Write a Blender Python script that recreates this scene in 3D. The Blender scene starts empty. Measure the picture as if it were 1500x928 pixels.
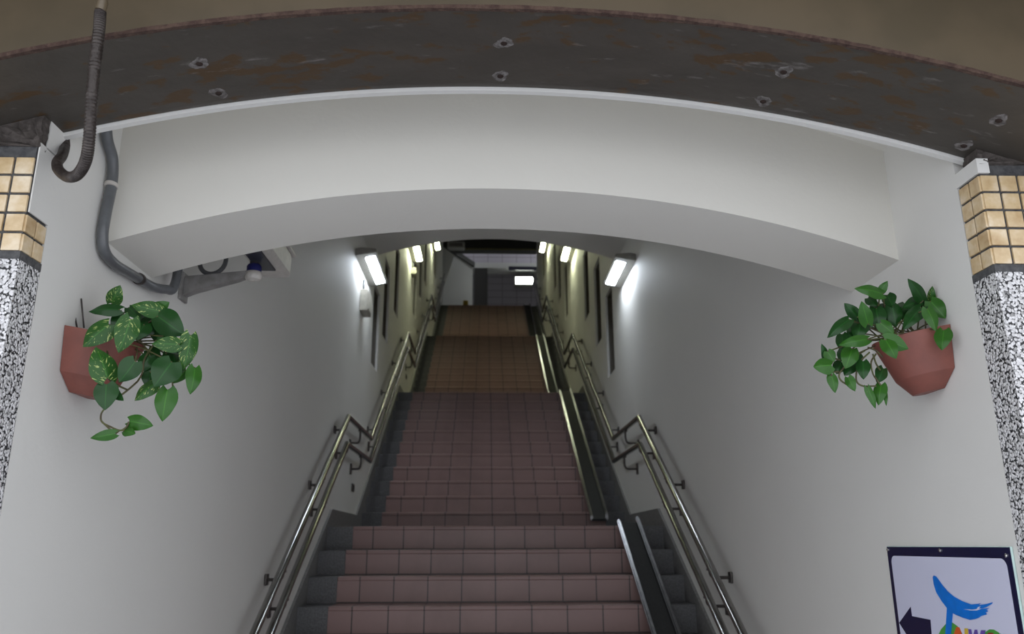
import bpy, bmesh, math, random
from mathutils import Vector, Matrix
random.seed(7)
SC = bpy.context.scene
COL = SC.collection
PI = math.pi

# ------------------------------------------------------------------ camera model (surveyed from the photograph)
F, PITCH, YAW, ROLL, XC, ZC = 1184.2169, .2753, .0344, -.0034, .075, 1.6022

def ray(px, py):
    a = (px-750)/F; b = (py-464)/F
    c, s = math.cos(-ROLL), math.sin(-ROLL)
    xr = a*c-b*s; u = -(a*s+b*c)
    cp, sp = math.cos(PITCH), math.sin(PITCH)
    yr = cp-u*sp; z = sp+u*cp
    cy, sy = math.cos(YAW), math.sin(YAW)
    return Vector((xr*cy+yr*sy, -xr*sy+yr*cy, z))
EYE = Vector((-XC, 0, ZC))

def at(px, py, ax, val):
    """the point of a real plane (x, y or z = val) that a sight line meets"""
    d = ray(px, py); i = 'xyz'.index(ax)
    return EYE + d*((val-EYE[i])/d[i])

# ------------------------------------------------------------------ materials
def new_mat(name):
    m = bpy.data.materials.new(name); m.use_nodes = True
    nt = m.node_tree
    return m, nt, nt.nodes['Principled BSDF']

def node(nt, typ, **kw):
    n = nt.nodes.new(typ)
    for k, v in kw.items():
        if k in n.inputs: n.inputs[k].default_value = v
        else: setattr(n, k, v)
    return n

def ramp(nt, fac, stops):
    r = nt.nodes.new('ShaderNodeValToRGB')
    e = r.color_ramp.elements
    while len(e) < len(stops): e.new(.5)
    for i, (p, c) in enumerate(stops):
        e[i].position = p; e[i].color = tuple(c)+(1,)
    nt.links.new(fac, r.inputs[0])
    return r.outputs[0]

def mixc(nt, fac, a, b):
    m = nt.nodes.new('ShaderNodeMix'); m.data_type = 'RGBA'
    for sock, v in ((m.inputs[0], fac), (m.inputs[6], a), (m.inputs[7], b)):
        if isinstance(v, bpy.types.NodeSocket): nt.links.new(v, sock)
        elif isinstance(v, (int, float)): sock.default_value = v
        else: sock.default_value = tuple(v)+(1,)
    return m.outputs[2]

def mth(nt, op, a, b=0., c=0.):
    m = nt.nodes.new('ShaderNodeMath'); m.operation = op
    for i, v in enumerate((a, b, c)):
        if isinstance(v, bpy.types.NodeSocket): nt.links.new(v, m.inputs[i])
        else: m.inputs[i].default_value = v
    return m.outputs[0]

def coords(nt, kind='Object', scale=(1, 1, 1)):
    tc = nt.nodes.new('ShaderNodeTexCoord'); mp = nt.nodes.new('ShaderNodeMapping')
    nt.links.new(tc.outputs[kind], mp.inputs[0]); mp.inputs['Scale'].default_value = scale
    return mp.outputs[0]

def noise(nt, vec, scale, detail=4., rough=.55):
    n = node(nt, 'ShaderNodeTexNoise', Scale=scale, Detail=detail, Roughness=rough)
    nt.links.new(vec, n.inputs['Vector'])
    return n.outputs['Fac']

def bump(nt, b, h, strength, dist=.01):
    n = node(nt, 'ShaderNodeBump', Strength=strength, Distance=dist)
    nt.links.new(h, n.inputs['Height']); nt.links.new(n.outputs[0], b.inputs['Normal'])

def simple(name, col, rough=.5, metal=0., spots=None, sscale=30., bmp=0., bscale=80.):
    m, nt, b = new_mat(name)
    b.inputs['Roughness'].default_value = rough; b.inputs['Metallic'].default_value = metal
    v = coords(nt)
    f = noise(nt, v, sscale)
    c2 = spots if spots else tuple(x*.86 for x in col)
    nt.links.new(ramp(nt, f, ((.38, c2), (.62, col))), b.inputs['Base Color'])
    if bmp: bump(nt, b, noise(nt, v, bscale), bmp)
    return m

def paint(name, col, dirt=.94):
    m, nt, b = new_mat(name)
    v = coords(nt)
    f = noise(nt, v, 1.3, 5)
    c = mixc(nt, f, tuple(x*dirt for x in col), tuple(min(1, x*1.02) for x in col))
    nt.links.new(c, b.inputs['Base Color'])
    b.inputs['Roughness'].default_value = .62
    bump(nt, b, noise(nt, v, 55, 3), .06)
    return m

M = {}
M['paint'] = paint('white wall paint', (.70, .69, .655))
M['paint_warm'] = paint('cream wall paint', (.70, .68, .62))
M['conc_paint'] = paint('concourse paint', (.50, .50, .48))
M['dark_ceiling'] = simple('dark ceiling panel', (.045, .045, .04), .6)
M['steel'] = simple('stainless steel', (.31, .30, .29), .16, 1., (.25, .245, .235), 14)
M['steel_dull'] = simple('brushed ramp steel', (.33, .33, .34), .26, 1., (.26, .26, .27), 22)
M['bracket'] = simple('dark bracket steel', (.09, .08, .075), .42, .7)
M['black'] = simple('black grit rubber', (.012, .012, .012), .75, 0, (.02, .02, .02), 90, .3, 300)
M['granite'] = simple('grey granite', (.115, .115, .12), .45, 0, (.065, .065, .067), 120, .05)
M['skirt'] = simple('grey skirting stone', (.20, .195, .19), .5, 0, (.14, .137, .132), 60)
M['grey_pipe'] = simple('grey plastic conduit', (.115, .12, .125), .28)
M['flex'] = simple('corroded flexible conduit', (.052, .042, .037), .42, .3, (.028, .021, .018), 40, .3, 120)
M['collar'] = simple('rusty pipe collar', (.05, .03, .02), .7, .3, (.13, .06, .035), 90)
M['fascia'] = simple('beige painted steel web', (.115, .088, .055), .33, 0., (.092, .072, .045), 5)
M['terracotta'] = simple('terracotta plastic', (.23, .072, .052), .55, 0, (.19, .062, .046), 12, .05)
M['soil'] = simple('dark soil', (.02, .014, .01), .95, 0, (.04, .028, .02), 80, .5, 100)
M['stem'] = simple('green brown vine', (.09, .10, .03), .6, 0, (.06, .045, .02), 40)
M['navy'] = simple('navy enamel', (.010, .010, .045), .25)
M['signwhite'] = simple('sign white', (.62, .63, .78), .3, 0, (.61, .62, .77), 4)
M['signblue'] = simple('sign blue', (.001, .17, .66), .35)
M['green'] = simple('sign green', (.07, .32, .05), .35)
M['orange'] = simple('sign orange', (.62, .10, .02), .35)
M['yellow'] = simple('sign yellow', (.65, .46, .05), .35)
M['purple'] = simple('sign purple', (.13, .075, .36), .35)
M['red'] = simple('sign red', (.33, .02, .02), .35)
M['camera_white'] = simple('camera housing enamel', (.50, .47, .43), .4)
M['camera_grey'] = simple('bracket grey', (.27, .26, .25), .5, .2, (.20, .19, .18), 30)
M['dark_glass'] = simple('dark plate', (.03, .032, .04), .3)
M['blue_band'] = simple('dark blue band', (.01, .012, .10), .35)
M['lamp_body'] = simple('lamp housing grey', (.30, .29, .26), .45)
M['box_beige'] = simple('beige plastic box', (.42, .40, .34), .5)
M['louvre'] = simple('window dark brown glass', (.03, .026, .018), .25)
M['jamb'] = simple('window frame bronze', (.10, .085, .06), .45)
M['col_dark'] = simple('dark grey cladding', (.085, .082, .08), .5)
M['dark_sign'] = simple('dark sign', (.015, .014, .03), .4)
M['yellowthing'] = simple('yellow plastic', (.45, .30, .02), .5)
M['mortar'] = simple('dark mortar', (.055, .055, .058), .9, 0, (.09, .09, .09), 60, .6, 90)
M['oldbed'] = simple('rough brown mortar', (.052, .043, .037), .9, 0, (.085, .072, .064), 45, .7, 70)
M['grit'] = simple('rust crumbs', (.03, .018, .014), .95, 0, (.12, .085, .07), 150, .8, 160)
M['rust'] = simple('rusted edge', (.045, .022, .016), .85, .1, (.085, .05, .035), 55, .6, 140)
M['putty'] = simple('old white putty', (.20, .185, .175), .8, 0, (.075, .065, .058), 60, .4)
M['screw'] = simple('rusty screw', (.035, .02, .015), .7, .4)
M['pave'] = simple('paving', (.61, .62, .66), .8, 0, (.55, .56, .60), 20)
M['chrome'] = simple('screw chrome', (.7, .7, .7), .2, 1.)
M['acrylic'] = simple('acrylic edge', (.55, .72, .68), .15)

def emis(name, col, st):
    m, nt, b = new_mat(name)
    b.inputs['Base Color'].default_value = (.8, .8, .8, 1)
    b.inputs['Emission Color'].default_value = tuple(col)+(1,)
    b.inputs['Emission Strength'].default_value = st
    return m
M['lit_cool'] = emis('lamp diffuser cool', (.82, .90, 1.), 22)
M['lit_warm'] = emis('lamp diffuser warm', (.95, 1., .66), 23)
M['lit_conc_fill'] = emis('concourse fill diffuser', (.92, .96, 1.), 34)  # glow of the unseen fill lamps added in the concourse
M['lit_far'] = emis('lamp diffuser far', (.95, 1., .90), 9)

def tile_mat():
    m, nt, b = new_mat('pink stair tile')
    tc = nt.nodes.new('ShaderNodeTexCoord'); sp = nt.nodes.new('ShaderNodeSeparateXYZ')
    nt.links.new(tc.outputs['Object'], sp.inputs[0])
    P = .2114
    sx = mth(nt, 'DIVIDE', mth(nt, 'ADD', sp.outputs[0], .9865-.14+10*P), P)
    fx = mth(nt, 'FRACT', sx); ix = mth(nt, 'FLOOR', sx)
    gx = mth(nt, 'LESS_THAN', mth(nt, 'ABSOLUTE', mth(nt, 'SUBTRACT', fx, .5)), .5-.018)   # 1 inside tile
    # nosing joint on top face: 30 mm strip, read from y
    comb = nt.nodes.new('ShaderNodeCombineXYZ')
    nt.links.new(ix, comb.inputs[0])
    oi = nt.nodes.new('ShaderNodeObjectInfo'); nt.links.new(oi.outputs['Random'], comb.inputs[1])
    wn = nt.nodes.new('ShaderNodeTexWhiteNoise'); nt.links.new(comb.outputs[0], wn.inputs['Vector'])
    v = coords(nt)
    c1 = mixc(nt, wn.outputs['Value'], (.232, .142, .130), (.252, .156, .142))
    st = ramp(nt, noise(nt, v, 3.2, 6), ((.3, (.78, .76, .73)), (.55, (1, 1, 1))))
    mm = nt.nodes.new('ShaderNodeMix'); mm.data_type = 'RGBA'; mm.blend_type = 'MULTIPLY'; mm.inputs[0].default_value = .8
    nt.links.new(c1, mm.inputs[6]); nt.links.new(st, mm.inputs[7])
    gz = mth(nt, 'GREATER_THAN', sp.outputs[2], .0570)
    gx = mth(nt, 'MULTIPLY', gx, gz)
    c = mixc(nt, gx, (.05, .038, .035), mm.outputs[2])
    nt.links.new(c, b.inputs['Base Color'])
    b.inputs['Roughness'].default_value = .42
    bump(nt, b, gx, .5, .004)
    return m
M['tile'] = tile_mat()

def pebble_mat():
    m, nt, b = new_mat('black and white pebble dash')
    v = coords(nt)
    nv = node(nt, 'ShaderNodeTexNoise', Scale=60., Detail=2.)
    nt.links.new(v, nv.inputs['Vector'])
    va = nt.nodes.new('ShaderNodeVectorMath'); va.operation = 'MULTIPLY_ADD'
    nt.links.new(nv.outputs['Color'], va.inputs[0]); va.inputs[1].default_value = (.008,)*3; nt.links.new(v, va.inputs[2])
    vo = node(nt, 'ShaderNodeTexVoronoi', Scale=140.)
    nt.links.new(va.outputs[0], vo.inputs['Vector'])
    vc = node(nt, 'ShaderNodeTexVoronoi', Scale=140.)
    nt.links.new(va.outputs[0], vc.inputs['Vector'])
    wn = nt.nodes.new('ShaderNodeTexWhiteNoise'); nt.links.new(vc.outputs['Color'], wn.inputs['Vector'])
    peb = ramp(nt, wn.outputs['Value'], ((.0, (.10, .10, .105)), (.10, (.42, .415, .41)), (.3, (.72, .71, .71)), (1, (.86, .85, .86))))
    c = mixc(nt, ramp(nt, vo.outputs['Distance'], ((.57, (1, 1, 1)), (.67, (0, 0, 0)))), (.012, .012, .014), peb)
    nt.links.new(c, b.inputs['Base Color']); b.inputs['Roughness'].default_value = .55
    bump(nt, b, ramp(nt, vo.outputs['Distance'], ((.1, (1, 1, 1)), (.6, (0, 0, 0)))), .9, .004)
    return m
M['pebble'] = pebble_mat()

def metal_mat():
    m, nt, b = new_mat('weathered brown steel plate')
    v = coords(nt)
    base = ramp(nt, noise(nt, coords(nt, 'Object', (1, 2.5, 1)), 3.5, 6), ((.3, (.052, .045, .037)), (.7, (.074, .064, .053))))
    r1 = noise(nt, coords(nt, 'Object', (1, 2.2, 1)), 11.0, 6, .58)
    r2 = noise(nt, coords(nt, 'Object', (1, 1.7, 1)), 1.6, 2)
    rf = ramp(nt, mth(nt, 'ADD', mth(nt, 'MULTIPLY', r1, .8), mth(nt, 'MULTIPLY', r2, .4)), ((.662, (0, 0, 0)), (.705, (.9, .9, .9))))
    c = mixc(nt, rf, base, (.075, .042, .017))
    sf = ramp(nt, noise(nt, coords(nt, 'Object', (1, 3.5, 1)), 9.5, 5, .6), ((.63, (0, 0, 0)), (.74, (.6, .6, .6))))
    c = mixc(nt, sf, c, (.22, .20, .19))
    nt.links.new(c, b.inputs['Base Color'])
    b.inputs['Roughness'].default_value = .5; b.inputs['Metallic'].default_value = .15
    bump(nt, b, noise(nt, v, 45, 4), .12)
    return m
M['metal'] = metal_mat()

def glaze_mat():
    m, nt, b = new_mat('beige glazed tile')
    v = coords(nt)
    oi = nt.nodes.new('ShaderNodeObjectInfo')
    c = ramp(nt, noise(nt, v, 16, 4), ((.3, (.46, .31, .15)), (.5, (.60, .45, .26)), (.7, (.74, .63, .46))))
    nt.links.new(c, b.inputs['Base Color']); b.inputs['Roughness'].default_value = .16
    return m
M['glaze'] = glaze_mat()

def leaf_mat(name, dark, light, var, th):
    m, nt, b = new_mat(name)
    uv = nt.nodes.new('ShaderNodeTexCoord')
    sp = nt.nodes.new('ShaderNodeSeparateXYZ'); nt.links.new(uv.outputs['UV'], sp.inputs[0])
    n1 = noise(nt, coords(nt), 22, 3)
    c = mixc(nt, n1, dark, light)
    # pale streaks that run outward from the midrib
    rotv = nt.nodes.new('ShaderNodeCombineXYZ')
    av = mth(nt, 'ABSOLUTE', sp.outputs[1])
    nt.links.new(mth(nt, 'MULTIPLY', mth(nt, 'SUBTRACT', sp.outputs[0], mth(nt, 'MULTIPLY', av, .35)), 9.), rotv.inputs[0])
    nt.links.new(mth(nt, 'MULTIPLY', sp.outputs[1], 1.6), rotv.inputs[1])
    add = nt.nodes.new('ShaderNodeVectorMath'); add.operation = 'ADD'
    nt.links.new(rotv.outputs[0], add.inputs[0])
    nt.links.new(coords(nt, 'Object', (14, 14, 14)), add.inputs[1])
    st = noise(nt, add.outputs[0], 1.5, 3, .6)
    c = mixc(nt, ramp(nt, st, ((th, (0, 0, 0)), (th+.06, (1, 1, 1)))), c, var)
    mid = mth(nt, 'LESS_THAN', av, .05)
    c = mixc(nt, mth(nt, 'MULTIPLY', mid, .5), c, tuple(min(1, x*1.9) for x in light))
    nt.links.new(c, b.inputs['Base Color'])
    b.inputs['Roughness'].default_value = .33
    try:
        b.inputs['Specular IOR Level'].default_value = .32
        b.inputs['Transmission Weight'].default_value = 0
    except KeyError: pass
    return m
M['leaf_dark'] = leaf_mat('deep green leaf', (.006, .036, .006), (.012, .064, .010), (.06, .14, .025), .76)
M['leaf_light'] = leaf_mat('fresh green leaf', (.016, .078, .008), (.032, .118, .012), (.12, .21, .045), .72)
M['leaf_var'] = leaf_mat('variegated leaf', (.010, .058, .008), (.026, .10, .012), (.33, .40, .13), .585)

# ------------------------------------------------------------------ mesh helpers
class MB:
    def __init__(s): s.bm = bmesh.new(); s.uv = None
    def box(s, x0, x1, y0, y1, z0, z1, mi=0, bev=0):
        vs = [s.bm.verts.new((x, y, z)) for x in (x0, x1) for y in (y0, y1) for z in (z0, z1)]
        fs = []
        for idx in ((0, 1, 3, 2), (4, 6, 7, 5), (0, 4, 5, 1), (2, 3, 7, 6), (0, 2, 6, 4), (1, 5, 7, 3)):
            f = s.bm.faces.new([vs[i] for i in idx]); f.material_index = mi; fs.append(f)
        if bev:
            es = list({e for f in fs for e in f.edges})
            bmesh.ops.bevel(s.bm, geom=es, offset=bev, segments=2, affect='EDGES', profile=.5)
        return s
    def prism(s, pts, ext, mi=0, bev=0):
        """closed polygon (list of Vectors) pushed along vector ext"""
        a = [s.bm.verts.new(p) for p in pts]; b = [s.bm.verts.new(Vector(p)+Vector(ext)) for p in pts]
        n = len(pts); fs = [s.bm.faces.new(a), s.bm.faces.new(list(reversed(b)))]
        for i in range(n): fs.append(s.bm.faces.new((a[i], b[i], b[(i+1) % n], a[(i+1) % n])))
        for f in fs: f.material_index = mi
        if bev:
            es = list({e for f in fs for e in f.edges})
            bmesh.ops.bevel(s.bm, geom=es, offset=bev, segments=2, affect='EDGES')
        return s
    def tube(s, pts, r, seg=12, mi=0, cap=True, radii=None):
        pts = [Vector(p) for p in pts]; rings = []
        n = len(pts)
        t0 = (pts[1]-pts[0]).normalized()
        up = Vector((0, 0, 1)) if abs(t0.z) < .9 else Vector((1, 0, 0))
        nrm = t0.cross(up).normalized()
        for i, p in enumerate(pts):
            tin = (p-pts[i-1]).normalized() if i else t0
            tout = (pts[i+1]-p).normalized() if i < n-1 else tin
            t = (tin+tout).normalized()
            nrm = (nrm-t*nrm.dot(t)).normalized()
            bi = t.cross(nrm)
            k = 1/max(.5, t.dot(tin))
            # widen in the bend plane so mitred corners keep their gauge
            bend = (tout-tin)
            bd = bend.normalized() if bend.length > 1e-5 else None
            rr = radii[i] if radii else r
            ring = []
            for j in range(seg):
                a = 2*PI*j/seg
                d = nrm*math.cos(a)+bi*math.sin(a)
                if bd: d = d+bd*(d.dot(bd)*(k-1))
                ring.append(s.bm.verts.new(p+d*rr))
            rings.append(ring)
        for a, b in zip(rings, rings[1:]):
            for j in range(seg):
                f = s.bm.faces.new((a[j], a[(j+1) % seg], b[(j+1) % seg], b[j])); f.material_index = mi; f.smooth = True
        if cap:
            f = s.bm.faces.new(list(reversed(rings[0]))); f.material_index = mi
            f = s.bm.faces.new(rings[-1]); f.material_index = mi
        return s
    def lathe(s, prof, seg=40, mtx=None, mi=0, smooth=True):
        mtx = mtx or Matrix(); rings = []
        for r, z in prof:
            rings.append([s.bm.verts.new(mtx @ Vector((r*math.cos(2*PI*j/seg), r*math.sin(2*PI*j/seg), z))) for j in range(seg)])
        for a, b in zip(rings, rings[1:]):
            for j in range(seg):
                f = s.bm.faces.new((a[j], a[(j+1) % seg], b[(j+1) % seg], b[j])); f.smooth = smooth; f.material_index = mi
        if prof[0][0] > 1e-4: s.bm.faces.new(list(reversed(rings[0]))).material_index = mi
        if prof[-1][0] > 1e-4: s.bm.faces.new(rings[-1]).material_index = mi
        return s
    def build(s, name, mats, parent=None, recalc=True, origin=None):
        if recalc: bmesh.ops.recalc_face_normals(s.bm, faces=s.bm.faces[:])
        off = Vector((0, 0, 0))
        if parent is not None: off = Vector(parent['_abs']) if '_abs' in parent else Vector((0, 0, 0))
        if origin is not None: own = Vector(origin)
        else: own = off
        if own.length: bmesh.ops.translate(s.bm, verts=s.bm.verts[:], vec=-own)
        for e in s.bm.edges:
            if len(e.link_faces) == 2 and e.calc_face_angle(0) > .6: e.smooth = False
        me = bpy.data.meshes.new(name); s.bm.to_mesh(me); s.bm.free()
        for m in (mats if isinstance(mats, (list, tuple)) else [mats]): me.materials.append(m)
        o = bpy.data.objects.new(name, me); COL.objects.link(o)
        if parent is not None:
            o.parent = parent; o.location = own-off
        else: o.location = own
        o['_abs'] = tuple(own)
        return o

def tag(o, label=None, cat=None, group=None, kind=None):
    if label: o['label'] = label
    if cat: o['category'] = cat
    if group: o['group'] = group
    if kind: o['kind'] = kind
    return o

def thing(name, loc, label, cat, group=None, kind=None):
    o = bpy.data.objects.new(name, None); COL.objects.link(o)
    o.location = loc; o['_abs'] = tuple(loc); o.empty_display_size = .1
    return tag(o, label, cat, group, kind)

def smooth_path(pts, n=8):
    pts = [Vector(p) for p in pts]; out = []
    for i in range(len(pts)-1):
        p0 = pts[max(i-1, 0)]; p1 = pts[i]; p2 = pts[i+1]; p3 = pts[min(i+2, len(pts)-1)]
        for k in range(n):
            t = k/n
            out.append(.5*((2*p1)+(p2-p0)*t+(2*p0-5*p1+4*p2-p3)*t*t+(3*p1-p0-3*p2+p3)*t**3))
    out.append(pts[-1])
    return out

# ------------------------------------------------------------------ main dimensions
XL, XR = -1.185, 1.21
RISE, GO = .1577, .2646
FL = [(3.212, 0., 11), (7.4575, 1.7347, 11), (11.696, 3.4694, 12), (16.04, 5.3618, 12)]
TOPZ = FL[3][1]+12*RISE
RAD = 3.6
def arc(x, zc): return zc-(RAD-math.sqrt(RAD*RAD-min(abs(x), 3.3)**2))
RAM = 4.2
def arcm(x, zc): return zc-(RAM-math.sqrt(RAM*RAM-min(abs(x+.05), 3.3)**2))      # the flatter curve of the steel beam

# ------------------------------------------------------------------ floors, walls, ceilings
tag(MB().box(-6, 6, -7, 3.4, -.2, 0).build('floor', M['pave']), 'grey paving in front of the stairway entrance', 'floor', kind='structure')

WIN_L = [(7.74, 3.32, 4.14), (8.50, 3.80, 4.70), (9.46, 4.36, 5.24), (12.0, 5.06, 5.98), (12.98, 5.66, 6.55), (13.98, 6.25, 7.1), (16.7, 7.3, 8.15)]
WIN_R = [(7.80, 3.28, 4.16), (8.60, 3.80, 4.76), (9.55, 4.37, 5.28), (12.05, 5.07, 5.97), (13.1, 5.68, 6.55), (13.95, 6.15, 7.05), (16.75, 7.3, 8.2)]
WW = .45
def wall(name, x, side, y0, y1, wins, label):
    xa, xb = (x-.3, x) if side < 0 else (x, x+.3)
    b = MB(); y = y0
    for (wy, zs, zh) in wins:
        b.box(xa, xb, y, wy, -.1, 12); b.box(xa, xb, wy, wy+WW, -.1, zs); b.box(xa, xb, wy, wy+WW, zh, 12)
        y = wy+WW
    b.box(xa, xb, y, y1, -.1, 12)
    return tag(b.build(name, M['paint']), label, 'wall', kind='structure')
wl = wall('wall_left', XL, -1, 1.947, 19.8, WIN_L, 'white painted left wall of the stairway with slit windows')
# plaster carried over the upper tiles at the mouth of the left wall
MB().box(XL-.0025, XL+.0012, 1.8595, 1.953, 2.386, 2.572).box(XL-.0025, XL+.0012, 1.888, 1.953, 2.570, 2.66).build('plaster_patch', M['paint'], wl)
wr = wall('wall_right', XR, 1, 1.985, 19.15, WIN_R, 'white painted right wall of the stairway with slit windows')

MB().box(XR-.0016, XR+.03, 1.886, 1.99, 2.534, 2.575).build('plaster_patch', M['paint'], wr)

wn = 0
for side, x, wins in ((-1, XL, WIN_L), (1, XR, WIN_R)):
    for i, (wy, zs, zh) in enumerate(wins):
        wn += 1
        w = thing('window_%d' % wn, (x, wy+WW/2, zs), 'narrow slit window in the %s wall of the stairway, number %d going up' % ('left' if side < 0 else 'right', i+1), 'window', 'slit windows along the stairway', 'structure')
        d = side
        xg0, xg1 = sorted((x+d*.15, x+d*.165))
        MB().box(xg0, xg1, wy-.02, wy+WW+.02, zs-.02, zh+.02).build('pane', M['louvre'], w)
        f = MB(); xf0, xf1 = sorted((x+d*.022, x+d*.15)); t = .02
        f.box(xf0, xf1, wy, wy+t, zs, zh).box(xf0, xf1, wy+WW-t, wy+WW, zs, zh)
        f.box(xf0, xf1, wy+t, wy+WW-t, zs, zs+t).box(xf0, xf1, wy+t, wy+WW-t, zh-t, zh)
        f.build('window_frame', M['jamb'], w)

def arched_slab(b, y0, y1, zlow, ztop, x0, x1, n=40, skew=0., mi=0, A=None):
    """a solid whose underside follows the arch, from y0 to y1 (skewed slightly in plan)"""
    prev = None
    for i in range(n+1):
        x = x0+(x1-x0)*i/n; zl = (A or arc)(x, zlow); zt = ztop(x) if callable(ztop) else ztop
        cur = [b.bm.verts.new((x, yy+skew*x, zz)) for yy in (y0, y1) for zz in (zl, zt)]
        if prev:
            for (p, q) in ((0, 1), (1, 3), (3, 2), (2, 0)):
                f = b.bm.faces.new((prev[p], prev[q], cur[q], cur[p])); f.material_index = mi
                f.smooth = (p, q) == (2, 0)
        else: b.bm.faces.new((cur[0], cur[1], cur[3], cur[2]))
        prev = cur
    b.bm.faces.new((prev[0], prev[2], prev[3], prev[1]))
    return b

b = MB(); arched_slab(b, 1.950, 1.968, 2.793, 4.2, -1.7, 1.7, 60, 0, A=arcm)
tag(b.build('trim_portal', M['paint']), 'thin white arched lip over the stairway mouth', 'trim', kind='structure')
b = MB(); arched_slab(b, 1.965, 2.35, 3.035, 4.2, XL-.02, XR+.02, 40, .033)
tag(b.build('ceiling_front', M['paint_warm']), 'cream arched ceiling strip just inside the entrance', 'ceiling', kind='structure')
b = MB(); arched_slab(b, 2.295, 2.625, 2.662, 4.4, XL-.01, XR+.01, 48, .03)
tag(b.build('arched_beam', M['paint_warm']), 'deep cream arched beam spanning the stairway entrance', 'beam', kind='structure')
b = MB(); arched_slab(b, 6.66, 7.43, 4.495, 6.2, XL-.01, XR+.01, 40)
tag(b.build('arched_beam', M['paint']), 'second arched beam over the first stair landing, grey in shade', 'beam', kind='structure')
cl = [Vector((XL-.3, 2.5, 3.5)), Vector((XL-.3, 20.6, 10.9)), Vector((XL-.3, 20.6, 11.2)), Vector((XL-.3, 2.5, 4.4))]
tag(MB().prism(cl, (XR-XL+.6, 0, 0)).build('ceiling', M['paint']), 'sloping white ceiling above the stair flights', 'ceiling', kind='structure')

# ------------------------------------------------------------------ entrance pillars: pebble dash with a tiled head
def pillar(name, side, yf, x, ret_rows, label):
    t = thing(name, (x, yf, 0), label, 'wall', kind='structure')
    xo = x+side*.46
    x0, x1 = sorted((x, xo)); yb = yf+.096
    # pebble shaft (thin coping of mortar over it)
    ZT = 2.262
    MB().box(x0, x1, yf, yb, -.05, ZT).build('pebble_dash', M['pebble'], t)
    # mortar core behind the tiles
    core = MB(); g = .005
    pp = [Vector((xo, yf+g, ZT-.001)), Vector((x+side*g, yf+g, ZT-.001))]
    for i in range(13):
        xx = x+side*g+(xo-x-side*g)*i/12
        pp.append(Vector((xx, yf+g, 2.563)))
    core.prism(pp, (0, yb-yf-g, 0))
    xi2, xo3 = sorted((x-side*.001, xo))
    core.box(xi2, xo3, yf-.001, yb, ZT, ZT+.020)
    core.build('mortar_core', M['mortar'], t)
    bed = MB(); xe = x+side*(.0 if side < 0 else .008)
    pp = [Vector((xo, yf+.003, 2.561)), Vector((xe, yf+.003, 2.561))]
    for i in range(13):
        xx = xe+(xo-xe)*i/12
        pp.append(Vector((xx, yf+.003, max(2.5615, arcm(xx, 2.803)-.0015))))
    bed.prism(pp, (0, .033 if side < 0 else .066, 0))
    bmesh.ops.triangulate(bed.bm, faces=bed.bm.faces[:])
    bmesh.ops.subdivide_edges(bed.bm, edges=bed.bm.edges[:], cuts=4, use_grid_fill=True)
    for v in bed.bm.verts:
        k = min(1, max(0, (arcm(v.co.x, 2.803)-.002-v.co.z)/.02))
        v.co += Vector((random.uniform(-.005, .005), random.uniform(-.006, .004)*1.3, random.uniform(-.006, .002)))*k
    bed.build('mortar_bed', M['oldbed'], t)
    tb = MB(); p, s = .05, .0432; z0 = ZT+.022
    for r in range(5):
        za = z0+r*p
        for c in range(11):
            xa = x+side*(.004+c*p); xb2 = x+side*(.004+c*p+s)
            a, b2 = sorted((xa, xb2))
            if za+s > arcm(xb2, 2.803)-.002: continue
            tb.box(a, b2, yf-.001, yf+.006, za, za+s, bev=.0014)
        if r < ret_rows:
            for c in range(2):
                a, b2 = sorted((x-side*.001, x+side*.006))
                tb.box(a, b2, yf+.0035+c*.0475, yf+.0035+c*.0475+.0415, za, za+s, bev=.0014)
    tb.build('glazed_tiles', M['glaze'], t)
    return t
pillar('wall_front_left', -1, 1.852, XL, 2, 'left entrance pillar of black and white pebble dash with beige tiles on top')
pillar('wall_front_right', 1, 1.888, XR, 5, 'right entrance pillar of black and white pebble dash with beige tiles on top')
# masonry behind the pillars so that the entrance is closed
for nm, x0, x1, y0 in (('wall_outer_left', -3.4, XL-.06, 1.95), ('wall_outer_right', XR+.06, 3.4, 2.012)):
    tag(MB().box(x0, x1, y0, y0+.3, -.05, 6.5).build(nm, M['pebble']), 'pebble dashed masonry behind the %s entrance pillar' % nm[11:], 'wall', kind='structure')

tag(MB().box(XL-.07, XR+.07, 1.99, 2.25, 3.15, 6.5).build('wall_upper', M['conc_paint']), 'grey wall rising above the entrance beam', 'wall', kind='structure')

# ------------------------------------------------------------------ arched steel beam over the entrance
ZM = 2.803
beam = thing('steel_canopy_beam', (0, 1.75, ZM), 'weathered brown arched steel beam with bolts across the top of the entrance', 'beam')
b = MB(); arched_slab(b, 1.621, 1.947, ZM, lambda x: arcm(x, ZM)+.008, -2.4, 2.4, 90, 0, A=arcm)
b.build('bottom_flange', M['metal'], beam)
b = MB(); arched_slab(b, 1.675, 1.69, ZM+.007, lambda x: arcm(x, ZM)+.32, -2.4, 2.4, 90, 0, A=arcm)
b.build('web', M['fascia'], beam)
b = MB(); arched_slab(b, 1.22, 1.95, ZM+.318, lambda x: arcm(x, ZM)+.33, -2.4, 2.4, 90, 0, A=arcm)
b.build('shade_flange', M['fascia'], beam)  # added above the web, reaching forward to shade its upper part
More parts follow.
